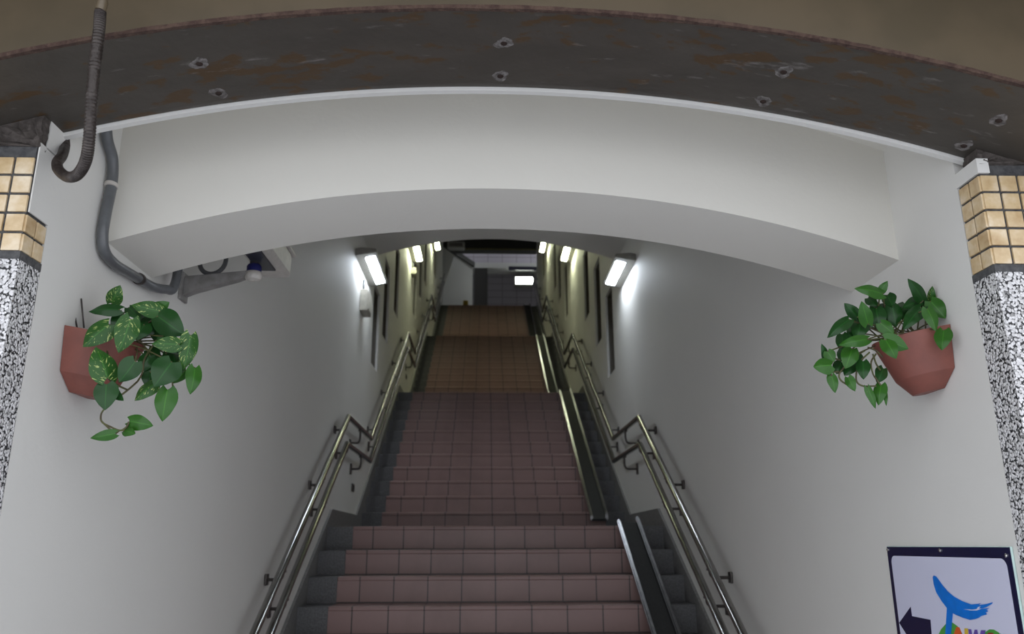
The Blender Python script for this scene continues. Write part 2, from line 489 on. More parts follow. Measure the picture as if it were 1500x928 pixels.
# rusted front edge: a rough lip with crumbs of scale
b = MB(); arched_slab(b, 1.613, 1.624, ZM-.001, lambda x: arcm(x, ZM)+.0092, -2.4, 2.4, 160, 0, A=arcm)
for v in b.bm.verts: v.co += Vector((0, random.uniform(-.0014, .001), random.uniform(-.0007, .0007)))
b.build('rusted_edge', M['rust'], beam)
b = MB()
for i in range(1500):
    x = random.uniform(-2, 2); y = 1.619+abs(random.gauss(0, .007)); z = arcm(x, ZM)+.0082
    r = random.uniform(.0015, .0042)
    bmesh.ops.create_icosphere(b.bm, subdivisions=1, radius=r, matrix=Matrix.Translation((x, y, z+r*.4)) @ Matrix.Diagonal((1.5, 1, .8, 1)))
tag(b.build('rust_scale', M['grit'], beam), kind='stuff')
def on_arch(px, py, zc):
    z = zc
    for _ in range(12):
        p = at(px, py, 'z', z); z = arcm(p.x, zc)
    return at(px, py, 'z', z)
for (px, py) in ((292, 93), (320, 136), (738, 63), (733, 111), (1148, 105), (1118, 148), (1463, 176), (1412, 213), (20, 200)):
    p = on_arch(px, py, ZM)
    nrm = Vector((-(p.x+.05)/RAM, 0, -1)).normalized()
    rot = Vector((0, 0, 1)).rotation_difference(nrm).to_matrix().to_4x4()
    mt = Matrix.Translation(p+nrm*.0002) @ rot
    bb = MB(); sg = 22
    prof = [(.022, 0), (.017, .0006), (.011, .0011), (.008, .0011)]
    bb.lathe(prof, sg, mt)
    for v in bb.bm.verts:
        a = math.atan2(v.co.y-p.y, v.co.x-p.x); k = 1+.16*math.sin(2*a+px)+.12*math.sin(3*a+py)+.08*math.sin(7*a+py)
        d = v.co-p; v.co = p+d*k*Vector((1.15, .95, 1)).length/1.75
    bo = bb.build('bolt', M['putty'], beam)
    MB().lathe([(.0085, .0), (.0085, .0025), (.006, .0042), (0, .0042)], 8, mt).build('bolt_head', M['screw'], bo)

# ------------------------------------------------------------------ stair flights, landings, granite ends
ordn = ['lowest', 'second', 'third', 'topmost']
XP0, XP1 = -.9865, 1.02
for fi, (Y0, zb, n) in enumerate(FL):
    fl = thing('stair_flight', (0, Y0, zb), '%s flight of pink tiled steps with grey granite ends' % ordn[fi], 'stairs', 'stair flights', 'structure')
    for k in range(n):
        y0 = Y0+k*GO; y1 = y0+GO+.03; z1 = zb+(k+1)*RISE; z0 = z1-RISE-.05
        st = MB().box(XP0, XP1, y0+.005, y1, z0, z1-.02).box(XP0, XP1, y0, y1, z1-.027, z1, bev=.006).build('tiled_step', M['tile'], fl, origin=(0, y0, z0))
        for (a, c) in ((XL+.002, XP0), (XP1, XR-.002)):
            MB().box(a, c, y0+.007, y1, z0, z1-.002, bev=.004).build('granite_end', M['granite'], st)
    if fi < 3:
        ya = Y0+n*GO+.01; yb = FL[fi+1][0]+.02; z1 = FL[fi+1][1]
        ld = thing('stair_landing', (0, ya, z1), 'pink tiled landing above the %s stair flight' % ordn[fi], 'landing', 'stair landings', 'structure')
        MB().box(XP0, XP1, ya, yb, z1-.15, z1).build('tiled_surface', M['tile'], ld, origin=(0, ya, z1))
        for (a, c) in ((XL+.002, XP0), (XP1, XR-.002)): MB().box(a, c, ya, yb, z1-.15, z1-.002).build('granite_border', M['granite'], ld)
tag(MB().box(-4.2, 5, FL[3][0]+12*GO+.012, 26, TOPZ-.3, TOPZ).build('floor_concourse', M['conc_paint']), 'concourse floor at the head of the stairs', 'floor', kind='structure')

# sloping stone skirting along both walls
def skirt_line():
    pts = []
    for fi, (Y0, zb, n) in enumerate(FL):
        off = .05
        ylow = Y0-.26 if fi else Y0-.3
        zt = zb+n*RISE
        yt = Y0+(n-1)*GO+.17
        pts.append((ylow, zb+.125 if fi else .11)); pts.append((yt, zt+.125))
    return pts
SK = skirt_line()
for nm, x, d in (('baseboard_left', XL, 1), ('baseboard_right', XR, -1)):
    top = [Vector((x, y, z)) for y, z in SK]+[Vector((x, 19.1, TOPZ+.125))]
    bot = [Vector((p.x, p.y, p.z-.62)) for p in reversed(top)]
    bb = MB()
    for i in range(len(top)-1):
        q = [top[i], top[i+1], top[i+1]-Vector((0, 0, .55)), top[i]-Vector((0, 0, .55))]
        bb.prism(q, (d*.018, 0, 0))
    tag(bb.build(nm, M['skirt']), 'grey stone skirting climbing the %s wall' % nm[10:], 'baseboard', kind='structure')

# ------------------------------------------------------------------ bicycle ramps
for fi, (Y0, zb, n) in enumerate(FL):
    xa, xb = .878, 1.012
    ya, yb = Y0-.12, Y0+(n-1)*GO+.03
    sl = RISE/GO
    def zn(y): return zb+RISE+(y-Y0)*sl
    rp = thing('bicycle_ramp', (.94, Y0, zb), 'black channel with steel rails for bicycles on the %s stair flight' % ordn[fi], 'ramp', 'bicycle ramps on the right of the stairs')
    q = [Vector((xa, ya, zn(ya)+.006)), Vector((xa, yb, zn(yb)+.006)), Vector((xa, yb, zn(yb)-.012)), Vector((xa, ya, zn(ya)-.012))]
    MB().prism(q, (xb-xa, 0, 0)).build('channel_bed', M['black'], rp)
    for xx, h in ((xa-.012, .03), (xb-.012, .05)):
        q = [Vector((xx, ya, zn(ya)+h)), Vector((xx, yb, zn(yb)+h)), Vector((xx, yb, zn(yb)-.012)), Vector((xx, ya, zn(ya)-.012))]
        MB().prism(q, (.026, 0, 0), bev=.0075).build('steel_rail', M['steel_dull'], rp)

# ------------------------------------------------------------------ handrails
RAILP = [(2.85, .601), (6.10, 2.538), (7.377, 2.538), (10.463, 4.323), (11.613, 4.323), (14.80, 6.205), (15.90, 6.205), (19.08, 8.09)]
def rail_z(y):
    for (a, za), (c, zc_) in zip(RAILP, RAILP[1:]):
        if a <= y <= c: return za+(zc_-za)*(y-a)/(c-a)
DZ = .2024
for side, x in ((-1, XL), (1, XR)):
    xr = side*1.10
    d = -side
    hr = thing('handrail', (xr, 5.8, 2.0), 'double stainless steel handrail along the %s wall of the stairs' % ('left' if side < 0 else 'right'), 'handrail', 'double handrails')
    MB().tube([(xr, y, z) for y, z in RAILP], .0205, 16).build('upper_rail', M['steel'], hr)
    MB().tube([(xr, y, z-DZ) for y, z in RAILP], .0205, 16).build('lower_rail', M['steel'], hr)
    for y in (3.46, 4.36, 5.26, 6.02, 6.72, 7.7, 8.6, 9.5, 10.36, 11.0, 11.9, 12.8, 13.7, 14.66, 15.3, 16.2, 17.1, 18.0, 18.9):
        for yy, drop, hh, z in ((y, .062, .028, rail_z(y)), (y+.10, .066, .045, rail_z(y+.10)-DZ)):
            if y in (6.72, 11.0, 15.3): drop = .12
            # saddle, cranked arm and rose against the wall
            br = MB()
            br.tube(smooth_path([(xr, yy, z-.012), (xr, yy, z-drop*.7), (xr+(x-xr)*.15, yy, z-drop*.97), (xr+(x-xr)*.45, yy, z-drop), (x+d*.004, yy, z-drop)], 3), .0085, 8)
            br.box(xr-.013, xr+.013, yy-.026, yy+.026, z-.028, z-.016)
            a, c = sorted((x, x+d*.012))
            br.box(a, c, yy-.026, yy+.026, z-drop-hh, z-drop+hh, bev=.003)
            br.build('bracket', M['bracket'], hr)

# ------------------------------------------------------------------ wall lamps
def wall_lamp(side, y0, y1, z, warm, label):
    x = XL if side < 0 else XR; d = -side
    t = thing('wall_lamp', (x, (y0+y1)/2, z), label, 'lamp', 'lit wall lamps above the handrails')
    # wedge section: flat back on the wall, sloping underside
    sec = [(0, .035), (.045, .045), (.175, .035), (.178, .008), (0, -.028)]
    pts = [Vector((x+d*a, y0, z+h)) for a, h in sec]
    MB().prism(pts, (0, y1-y0, 0), bev=.004).build('housing', M['lamp_body'], t)
    # luminous panel just proud of the underside
    def u(a): return z-.028+(.036)*a/.178
    p = [Vector((x+d*.075, y0+.10, u(.075)-.006)), Vector((x+d*.155, y0+.10, u(.155)-.006)), Vector((x+d*.155, y0+.10, u(.155)+.002)), Vector((x+d*.075, y0+.10, u(.075)+.002))]
    MB().prism(p, (0, y1-y0-.16, 0), bev=.002).build('diffuser', M['lit_warm' if warm else 'lit_cool'], t)
    return t
wall_lamp(-1, 6.52, 7.40, 4.01, False, 'bright white wall lamp on the left wall nearest the entrance, above a small box')
wall_lamp(1, 6.47, 7.25, 3.965, False, 'bright white wall lamp on the right wall nearest the entrance')
wall_lamp(-1, 10.85, 11.6, 5.74, True, 'second lit wall lamp on the left wall, above the second landing')
wall_lamp(1, 10.75, 11.45, 5.71, True, 'second lit wall lamp on the right wall, above the second landing')
wall_lamp(-1, 15.3, 16.0, 7.57, True, 'third and farthest lit wall lamp on the left wall')
wall_lamp(1, 15.2, 15.9, 7.50, True, 'third and farthest lit wall lamp on the right wall')

def small_box(y0, y1, z0, z1, label):
    t = thing('junction_box', (XL, (y0+y1)/2, z0), label, 'box', 'beige boxes under the left wall lamps')
    MB().box(XL, XL+.07, y0, y1, z0, z1, bev=.008).build('casing', M['box_beige'], t)
    MB().box(XL+.07, XL+.076, y0+.02, y1-.02, z0+.02, z1-.02, bev=.003).build('cover', M['box_beige'], t)
    MB().tube([(XL+.012, (y0+y1)/2, z1-.01), (XL+.012, (y0+y1)/2, z1+.12)], .011, 8).build('cable_entry', M['grey_pipe'], t)
small_box(6.88, 7.12, 3.60, 3.80, 'small beige box under the nearest left wall lamp')
small_box(11.45, 11.65, 5.50, 5.60, 'tiny grey box under the second left wall lamp')
def outlet(py, pz, label):
    t = thing('wall_socket', (XL, py, pz), label, 'socket', 'dark sockets low on the left wall')
    MB().box(XL, XL+.012, py-.05, py+.05, pz-.032, pz+.032, bev=.003).build('plate', M['bracket'], t)
    MB().box(XL+.012, XL+.015, py-.03, py+.03, pz-.018, pz+.018).build('cover', M['black'], t)
outlet(6.98, 2.075, 'small dark wall socket below the rails at the first landing')
outlet(11.2, 3.885, 'small dark wall socket below the rails at the second landing')

# ------------------------------------------------------------------ grey conduit round the beam
cond = thing('grey_conduit', (XL, 2.2, 2.42), 'grey plastic conduit bending round the left end of the arched beam', 'conduit')
R_ = .0155; xo = XL+R_+.0042
path = [(xo+.005, 2.10, 2.80), (xo, 2.135, 2.735), (xo, 2.185, 2.69), (xo, 2.20, 2.62), (xo, 2.19, 2.52), (xo, 2.19, 2.455), (xo, 2.215, 2.415), (xo, 2.28, 2.402), (xo, 2.38, 2.408), (xo, 2.48, 2.415), (xo+.004, 2.56, 2.420), (xo+.02, 2.62, 2.432), (xo+.03, 2.66, 2.455), (xo+.03, 2.68, 2.6), (xo+.03, 2.69, 3.2)]
MB().tube(smooth_path(path, 7), R_, 16).build('pipe', M['grey_pipe'], cond)
MB().tube([(xo, 2.199, 2.619), (xo, 2.197, 2.608)], R_+.0035, 18).build('clamp', M['camera_white'], cond)
MB().tube([(xo, 2.45, 2.4132), (xo, 2.464, 2.4142)], R_+.0035, 18).build('clamp', M['bracket'], cond)
# flexible conduit hanging before the canopy beam
fx = thing('flexible_conduit', (-1.0, 1.56, 2.6), 'dark ribbed flexible conduit hooking down at the upper left', 'conduit')
def hp(px, py, y): return at(px, py, 'y', y)
fpath = [hp(147, 18, 1.545), hp(145, 45, 1.545), hp(139, 95, 1.546), hp(134, 150, 1.55), hp(131, 200, 1.565), hp(126, 234, 1.60), hp(114, 255, 1.65), hp(99, 259, 1.71), hp(86, 249, 1.77), hp(84, 238, 1.82), hp(91, 228, 1.89), hp(95, 214, 1.965), hp(95, 200, 1.975), hp(97, 150, 1.975)]
sp = smooth_path(fpath, 20)
rad = [.0118+(.0008 if i % 2 == 0 else -.0006) for i in range(len(sp))]
MB().tube(sp, .012, 14, radii=rad).build('ribbed_sleeve', M['flex'], fx)
MB().tube([hp(151, -60, 1.55), hp(150, 6, 1.545), hp(147, 16, 1.545)], .0115, 14).build('rigid_pipe', M['fascia'], fx)
MB().tube([hp(149, 11, 1.545), hp(146.6, 20, 1.545)], .0088, 14).build('collar', M['collar'], fx)

# ------------------------------------------------------------------ security camera behind the beam
cam = thing('security_camera', (XL, 2.88, 2.5), 'security camera on a grey wall bracket tucked behind the arched beam', 'camera')
pz = 2.515; py_ = 2.86
MB().box(XL, XL+.012, py_-.035, py_+.035, pz-.052, pz+.052, bev=.003).build('wall_plate', M['camera_grey'], cam)
e1 = at(372, 406, 'y', 2.88)
arm = MB(); ax1 = e1.x
arm.prism([Vector((XL+.01, py_-.02, pz-.035)), Vector((XL+.06, py_-.02, pz-.014)), Vector((ax1-.05, py_-.02, e1.z-.020)), Vector((ax1, py_-.02, e1.z)), Vector((ax1, py_-.02, e1.z+.016)), Vector((XL+.01, py_-.02, pz+.038))], (0, .04, 0), bev=.003)
arm.build('bracket_arm', M['camera_grey'], cam)
cx, cz = ax1+.004, e1.z
MB().lathe([(.012, -.020), (.027, -.016), (.032, -.006), (.031, .006), (.026, .014)], 24, Matrix.Translation((cx, py_, cz))).build('swivel_joint', M['camera_white'], cam)
MB().lathe([(.0265, .015), (.027, .034), (.022, .042)], 24, Matrix.Translation((cx, py_, cz))).build('blue_band', M['blue_band'], cam)
MB().lathe([(.018, .038), (.015, .10)], 16, Matrix.Translation((cx, py_, cz))).build('neck', M['bracket'], cam)
hx0 = cx-.03; hx1 = at(424, 388, 'y', 3.02).x
hz = cz+.055
hb = MB().box(hx0, hx1, 2.69, 3.06, hz, hz+.105, bev=.016); hb.build('housing', M['camera_white'], cam)
MB().box(hx0-.006, hx1+.008, 2.68, 3.09, hz+.098, hz+.118, bev=.006).build('sun_shield', M['camera_white'], cam)
MB().box(hx0+.02, hx0+.085, 2.72, 2.95, hz-.006, hz+.002, bev=.002).build('base_plate', M['dark_glass'], cam)
lp = []
c0 = at(312, 382, 'y', 2.9)
for i in range(13):
    a = PI+PI*i/12
    lp.append(c0+Vector((.048*math.cos(a), .01*math.sin(a), .055*math.sin(a))))
lp = [lp[0]+Vector((0, 0, .2))]+lp+[lp[-1]+Vector((0, 0, .2))]
MB().tube(lp, .0085, 12).build('cable', M['grey_pipe'], cam)

# ------------------------------------------------------------------ potted pothos
def leaf(b, base, tip, w, uvl, mi, face, fold=.28, droop=.12, twist=0.):
    L = (tip-base).length; d = (tip-base).normalized()
    nrm = (face-d*face.dot(d)).normalized()
    sd = d.cross(nrm).normalized()
    if twist:
        q = Matrix.Rotation(twist, 3, d); nrm = q @ nrm; sd = q @ sd
    NU, NV = 12, 6; grid = []
    for i in range(NU+1):
        u = i/NU
        hw = w*(math.sin(PI*min(1, u**.60))**.72)*(1-.10*u) if 0 < u < 1 else 0.
        if i == 0: hw = w*.42
        if u > .72: hw *= (1-((u-.72)/.28)**2*.35)
        row = []
        for j in range(-NV//2, NV//2+1):
            v = j/(NV/2)
            back = -.17*L*abs(v)**1.3*max(0, 1-u*3.2)
            p = base+d*(u*L+back)+sd*(hw*v)+nrm*(-fold*hw*abs(v)**1.25*.9+droop*L*math.sin(PI*u)*.6-.02*L*math.sin(u*9)*abs(v))
            row.append((b.bm.verts.new(p), (u, v)))
        grid.append(row)
    for i in range(NU):
        for j in range(NV):
            q = (grid[i][j], grid[i+1][j], grid[i+1][j+1], grid[i][j+1])
            f = b.bm.faces.new([x[0] for x in q]); f.smooth = True; f.material_index = mi
            for lo, x in zip(f.loops, q): lo[uvl].uv = x[1]

def pot_plant(side, center, crop, leaves, vines, label, tilt, stemroot, wires, sc=1.0):
    cx_, cy_, cz_ = center
    t = thing('potted_pothos', center, label, 'plant', 'wall-hung pots at the entrance')
    xw, yn, zb_ = center            # wall plane, near corner on the wall, foot
    def lev(z, a, bb, yo):
        out = []
        for i in range(33):
            th = PI*i/32
            dd = bb*math.sin(th)**.9
            out.append(Vector((xw-side*(.002+dd), yn+yo+a-a*math.cos(th), zb_+z-.17*dd)))
        return out
    def skin(bm_, levels, close_bottom):
        rings = [[bm_.verts.new(v) for v in l] for l in levels]
        for r0, r1 in zip(rings, rings[1:]):
            n_ = len(r0)
            for i in range(n_):
                f = bm_.faces.new((r0[i], r0[(i+1) % n_], r1[(i+1) % n_], r1[i])); f.smooth = i < n_-1
        if close_bottom: bm_.faces.new(list(reversed(rings[0])))
        bm_.faces.new(rings[-1])
    pb = MB()
    skin(pb.bm, [lev(0, .052, .060, .072), lev(.044, .092, .108, .012), lev(.047, .0935, .110, .0105), lev(.165, .108, .165, 0), lev(.165, .103, .158, .005), lev(.125, .098, .145, .008)], True)
    pot = pb.build('pot', M['terracotta'], t)
    sb = MB(); skin(sb.bm, [lev(.118, .094, .138, .012), lev(.130, .092, .135, .014)], True)
    sb.build('soil', M['soil'], t)
    cx_, cy_ = xw-side*.09, yn+.085
    mt = Matrix.Translation((cx_, yn+.10, zb_))
    if wires:
        wb = MB()
        for pts in wires: wb.tube(pts, .0022, 6)
        wb.build('hanger_wire', M['bracket'], t)
    ox, oy, k = crop
    cv = lambda p, y: at(ox+p[0]/k, oy+p[1]/k, 'y', y)
    b = MB(); uvl = b.bm.loops.layers.uv.new('UVMap')
    st = MB()
    root = mt @ Vector((0, 0, .135))
    for (bx, by, tx, ty, w, kind, dep) in leaves:
        y = cy_+dep
        B = cv((bx, by), y+random.uniform(-.006, .006)); T = cv((tx, ty), y-.012+random.uniform(-.014, .008))
        wm = w/k/F*2.08*1.02
        face = (EYE-B).normalized()*1.0+Vector((random.uniform(-.25, .25), -.1, random.uniform(.0, .5)))
        leaf(b, B, T, wm, uvl, kind, face.normalized(), random.uniform(.18, .38), random.uniform(.05, .16), random.uniform(-.25, .25))
        # petiole down to the pot's rim
        r2 = mt @ Vector((random.uniform(-.06, .06)+stemroot[0], random.uniform(-.06, .05), .15))
        if by/k+oy < stemroot[1]:
            mid = (B+r2)*.5+Vector((0, .02, .012))
            st.tube(smooth_path([r2, mid, B], 5), .0021, 6)
    for vn in vines:
        st.tube(smooth_path([cv((p[0], p[1]), cy_+p[2]) for p in vn], 6), .0024, 6)
    b.build('foliage', [M['leaf_dark'], M['leaf_light'], M['leaf_var']], t, recalc=False)
    st.build('vines', M['stem'], t)
    return t
D_, L_, V_ = 0, 1, 2
LEFT = [(370,155,415,62,46,V_,-.03),(410,190,248,200,42,D_,-.05),(355,268,218,385,66,V_,-.12),(470,240,405,417,62,V_,-.13),(430,215,372,312,46,D_,-.02),
 (620,198,472,165,48,V_,-.04),(592,198,672,150,40,L_,-.02),(612,225,748,322,76,D_,-.04),(596,235,530,335,62,D_,0),(722,372,578,368,46,V_,-.08),
 (782,325,745,505,54,V_,-.05),(347,548,287,383,74,V_,-.14),(492,462,408,570,58,D_,-.13),(684,465,592,592,78,D_,-.09),(342,580,335,716,60,D_,-.15),
 (365,612,432,666,28,D_,-.11),(594,575,488,666,46,V_,-.07),(662,608,634,775,58,L_,-.08),(805,495,780,634,45,L_,-.04),(758,508,690,576,30,L_,-.03),
 (463,772,587,797,42,L_,-.11),(386,838,256,862,29,L_,-.12),(436,822,494,838,28,L_,-.11),(570,430,515,520,44,D_,-.04),(690,400,700,510,56,D_,-.02),
 (660,255,650,340,66,D_,0),(540,270,500,350,52,D_,-.03),(640,330,720,420,55,D_,-.03),(575,520,560,600,46,D_,-.04),(460,180,520,240,36,D_,-.02),(600,290,690,350,58,D_,.0),(520,210,600,260,50,D_,.01),(560,400,620,470,46,D_,-.01),(680,440,740,520,46,V_,-.03),(620,470,560,540,44,D_,-.02)]
LV = [[(505,565,-.06),(460,605,-.09),(412,642,-.11)],[(335,705,-.14),(315,735,-.13),(318,775,-.12),(360,800,-.12),(412,820,-.11),(445,805,-.11),(460,775,-.11)],[(412,820,-.11),(390,838,-.115)],[(318,775,-.12),(345,800,-.12),(372,825,-.12)],[(345,545,-.12),(390,580,-.1),(455,610,-.09)],[(412,820,-.11),(436,822,-.11)],
 [(620,330,0),(545,440,-.05),(530,520,-.05),(505,565,-.06)],[(650,400,-.02),(680,520,-.05),(690,600,-.06)]]
WT = [[at(105,436,'y',2.15),at(113,480,'y',2.15)],[at(119,437,'y',2.16),at(123,480,'y',2.16)],[at(103.5,434,'y',2.15),at(108.5,445,'y',2.148)]]
PL = (XL, 2.095, 2.0)
pot_plant(-1, PL, (60, 400, 3.569), LEFT, LV, 'variegated trailing pothos in a terracotta pot hung on the left wall', None, (.0, 560), WT)
RIGHT = [(560,168,386,135,50,L_,-.04),(545,160,592,88,30,L_,-.03),(470,195,525,245,38,D_,0),(590,175,622,245,50,D_,0),(812,210,716,74,46,D_,-.05),
 (858,215,868,120,28,V_,-.03),(890,215,925,185,30,D_,-.02),(962,320,985,222,38,L_,-.02),(858,215,950,322,60,L_,-.06),(800,205,685,255,46,D_,-.02),
 (800,255,688,392,56,D_,-.06),(838,262,892,402,46,L_,-.09),(940,393,926,518,56,L_,-.12),(405,310,323,226,42,D_,-.02),(470,355,430,214,48,L_,-.05),
 (352,328,218,441,46,D_,-.03),(430,330,400,455,62,D_,-.01),(520,260,545,395,60,D_,0),(620,245,645,375,60,D_,-.01),(548,350,632,420,46,L_,-.06),
 (465,450,288,486,42,L_,-.09),(572,450,722,510,58,L_,-.12),(580,455,645,570,50,L_,-.13),(372,510,330,632,58,L_,-.06),(212,570,183,476,28,D_,-.02),
 (220,525,262,590,40,L_,-.04),(245,610,132,620,60,L_,-.05),(245,672,268,782,36,L_,-.05),(305,590,275,665,46,D_,-.03),(440,585,442,698,46,D_,-.06),
 (375,600,325,675,44,D_,-.03),(565,630,525,720,44,D_,-.03),(552,730,535,858,44,L_,-.05),(572,760,584,862,16,L_,-.04),(468,748,518,880,28,L_,-.06),(348,685,392,772,34,L_,-.05),
 (700,230,660,300,55,D_,.02),(310,420,320,540,46,D_,0),(460,300,470,400,60,D_,.02),(540,230,500,320,52,D_,.02),(680,260,700,340,48,D_,.01),(400,380,350,450,50,D_,.01),(760,230,840,280,46,D_,.0),(330,500,300,590,46,D_,.0),(400,540,390,620,46,D_,.0)]
RV = [[(520,540,-.05),(490,590,-.06),(500,660,-.06),(525,700,-.05),(550,735,-.05)],[(480,530,-.05),(420,590,-.05),(400,650,-.05),(400,710,-.05),(440,738,-.05),(520,738,-.05)],[(450,520,-.04),(390,560,-.04),(300,650,-.04),(300,700,-.04),(350,735,-.04)],[(500,540,-.05),(520,600,-.05),(545,640,-.04)],[(300,580,-.03),(260,570,-.03),(245,600,-.04)],[(440,738,-.05),(468,750,-.05)],[(470,500,-.06),(520,520,-.05),(560,560,-.06)],[(290,650,-.04),(245,655,-.04),(245,675,-.05)]]
PR = (XR, at(1392, 468, 'x', XR).y, 2.021)
pot_plant(1, PR, (1160, 390, 4.218), RIGHT, RV, 'dark green trailing pothos in a terracotta pot hung on the right wall', None, (.0, 520), [])

# ------------------------------------------------------------------ direction sign on the right wall
sg = thing('direction_sign', (XR, 2.3, .85), 'white sign with navy border, arrow and blue brush-stroke logo on the right wall', 'sign')
SX = XR-.001
_c0 = at(1298.5, 799, 'x', SX-.0075); _c1 = at(1478.6, 803, 'x', SX-.0075)
YA0, YA1, ZT, ZB = _c0.y, max(_c1.y, 1.99), (_c0.z+_c1.z)/2, .80
MB().box(SX-.006, SX, YA1-.002, YA0+.002, ZB-.002, ZT+.002, bev=.0015).build('acrylic_panel', M['acrylic'], sg)
def flat(name, px, mat, xd, par=sg, th=.0008):
    P = [at(1290+a/6.724, 790+c/6.724, 'x', SX-xd) for a, c in px]
    return MB().prism(P, (th, 0, 0)).build(name, M[mat], par)
MB().box(SX-.0075, SX-.0055, YA1, YA0, ZB, ZT).build('navy_border', M['navy'], sg)
ia = at(1304.9, 812.3, 'x', SX-.0076); ib = at(1473.7, 819, 'x', SX-.0076)
y1i, y0i, zti = ia.y, ib.y, (ia.z+ib.z)/2
zbi = ZB+(ZT-zti); rr = .022; P = []
for (yc, zc_, a0) in ((y1i-rr, zti-rr, 0), (y0i+rr, zti-rr, 90), (y0i+rr, zbi+rr, 180), (y1i-rr, zbi+rr, 270)):
    for k in range(7):
        a = math.radians(a0+15*k); P.append(Vector((SX-.0083, yc+rr*math.cos(a), zc_+rr*math.sin(a))))
MB().prism(P, (.0009, 0, 0)).build('white_panel', M['signwhite'], sg)
flat('arrow', [(182,818),(295,660),(308,752),(490,788),(505,985),(322,955),(335,1060)], 'navy', .0088)
hill = [(575,1010),(572,928),(595,880),(640,830),(700,812),(755,850),(800,920),(825,1010)]
lg = flat('green_hill', hill, 'green', .0088)
flat('green_hill', [(1010,1010),(1030,910),(1070,882),(1115,885),(1165,915),(1200,1010)], 'green', .0088)
flat('letter', [(715,940),(745,858),(772,862),(800,930),(830,1010),(800,1010),(788,975),(738,975),(725,1010),(692,1010)], 'orange', .0096)
flat('letter', [(824,872),(858,874),(866,1010),(830,1010)], 'yellow', .0096)
flat('letter', [(862,880),(890,882),(905,975),(925,885),(948,886),(965,980),(988,890),(1030,892),(1012,1012),(955,1012),(938,930),(925,1012),(882,1012)], 'purple', .0096)
flat('letter', [(1058,915),(1105,918),(1140,1015),(1110,1015),(1102,985),(1065,985),(1055,1015),(1025,1015)], 'red', .0096)
flat('letter', [(1150,925),(1180,926),(1205,985),(1205,928),(1235,930),(1240,1018),(1212,1018),(1180,960),(1182,1016),(1155,1016)], 'green', .0100)
swoosh = [(512,368),(522,352),(545,362),(600,438),(655,505),(720,560),(800,604),(890,637),(945,632),(985,626),(960,645),(1045,632),(1100,616),(1095,630),(1040,662),(985,682),(1068,672),(1040,690),(1060,705),(1030,715),(1045,735),(990,750),(965,768),(930,780),(880,790),(810,768),(745,742),(708,722),(690,920),(686,1010),(630,1010),(638,905),(652,672),(600,605),(548,520),(522,440)]
flat('brush_stroke', swoosh, 'signblue', .0102)
flat('stroke_gap', [(818,683),(900,688),(945,682),(960,662),(985,655),(965,678),(1000,676),(945,697),(880,695)], 'signwhite', .0106)
for (a, c) in ((72, 97), (587, 105), (1238, 155)):
    p = at(1290+a/6.724, 790+c/6.724, 'x', SX-.0076)
    MB().lathe([(.0055, 0), (.0055, .002), (.003, .0038), (0, .0038)], 12, Matrix.Translation(p) @ Matrix.Rotation(-PI/2, 4, 'Y')).build('screw', M['chrome'], sg)

# ------------------------------------------------------------------ concourse at the head of the stairs
A = Vector((XL-.02, 20.4, 0)); Bv = Vector((-.44, 22.0, 0))
q = [Vector((A.x, A.y, TOPZ)), Vector((Bv.x, Bv.y, TOPZ)), Vector((Bv.x-.2, Bv.y+.1, TOPZ)), Vector((A.x-.2, A.y+.1, TOPZ))]
tag(MB().prism(q, (0, 0, 2.04)).build('wall_concourse_left', M['conc_paint']), 'pale angled wall at the head of the stairs', 'wall', kind='structure')
q = [Vector((A.x+.01, A.y-.05, TOPZ+2.04)), Vector((Bv.x+.06, Bv.y-.05, TOPZ+2.04)), Vector((Bv.x-.2, Bv.y+.12, TOPZ+2.04)), Vector((A.x-.22, A.y+.1, TOPZ+2.04))]
tag(MB().prism(q, (0, 0, .14)).build('trim_dark', M['dark_ceiling']), 'dark capping on the angled wall at the head of the stairs', 'trim', kind='structure')
def ctile():
    m, nt, b = new_mat('pale lilac wall tile')
    br = nt.nodes.new('ShaderNodeTexBrick'); br.offset = 0
    nt.links.new(coords(nt, 'Object', (1, 1, 1)), br.inputs['Vector'])
    sep = nt.nodes.new('ShaderNodeSeparateXYZ'); cmb = nt.nodes.new('ShaderNodeCombineXYZ')
    nt.links.new(coords(nt), sep.inputs[0]); nt.links.new(sep.outputs[0], cmb.inputs[0]); nt.links.new(sep.outputs[2], cmb.inputs[1])
    nt.links.new(cmb.outputs[0], br.inputs['Vector'])
    for k, v in (('Scale', 1.), ('Brick Width', .45), ('Row Height', .22), ('Mortar Size', .008)): br.inputs[k].default_value = v
    br.inputs['Color1'].default_value = (.42, .39, .44, 1); br.inputs['Color2'].default_value = (.40, .37, .42, 1); br.inputs['Mortar'].default_value = (.17, .155, .16, 1)
    nt.links.new(br.outputs['Color'], b.inputs['Base Color']); b.inputs['Roughness'].default_value = .35
    return m
M['ctile'] = ctile()
YF = 24.0
tag(MB().box(-4.2, 5, YF, YF+.2, TOPZ-.3, 12.2).build('wall_concourse_back', M['ctile']), 'pale lilac tiled wall at the back of the concourse', 'wall', kind='structure')
tag(MB().box(-4.4, -4.2, 19.6, 24.2, TOPZ-.3, 12.2).build('wall_concourse_west', M['conc_paint']), 'far left side wall of the concourse', 'wall', kind='structure')
tag(MB().box(5, 5.2, 18.9, 24.2, TOPZ-.3, 12.2).build('wall_concourse_east', M['conc_paint']), 'far right side wall of the concourse', 'wall', kind='structure')
tag(MB().box(-4.4, XL-.29, 19.6, 19.8, TOPZ-.3, 12.2).box(XR+.29, 5.2, 18.95, 19.15, TOPZ-.3, 12.2).build('wall_concourse_front', M['conc_paint']), 'concourse wall either side of the stair head', 'wall', kind='structure')
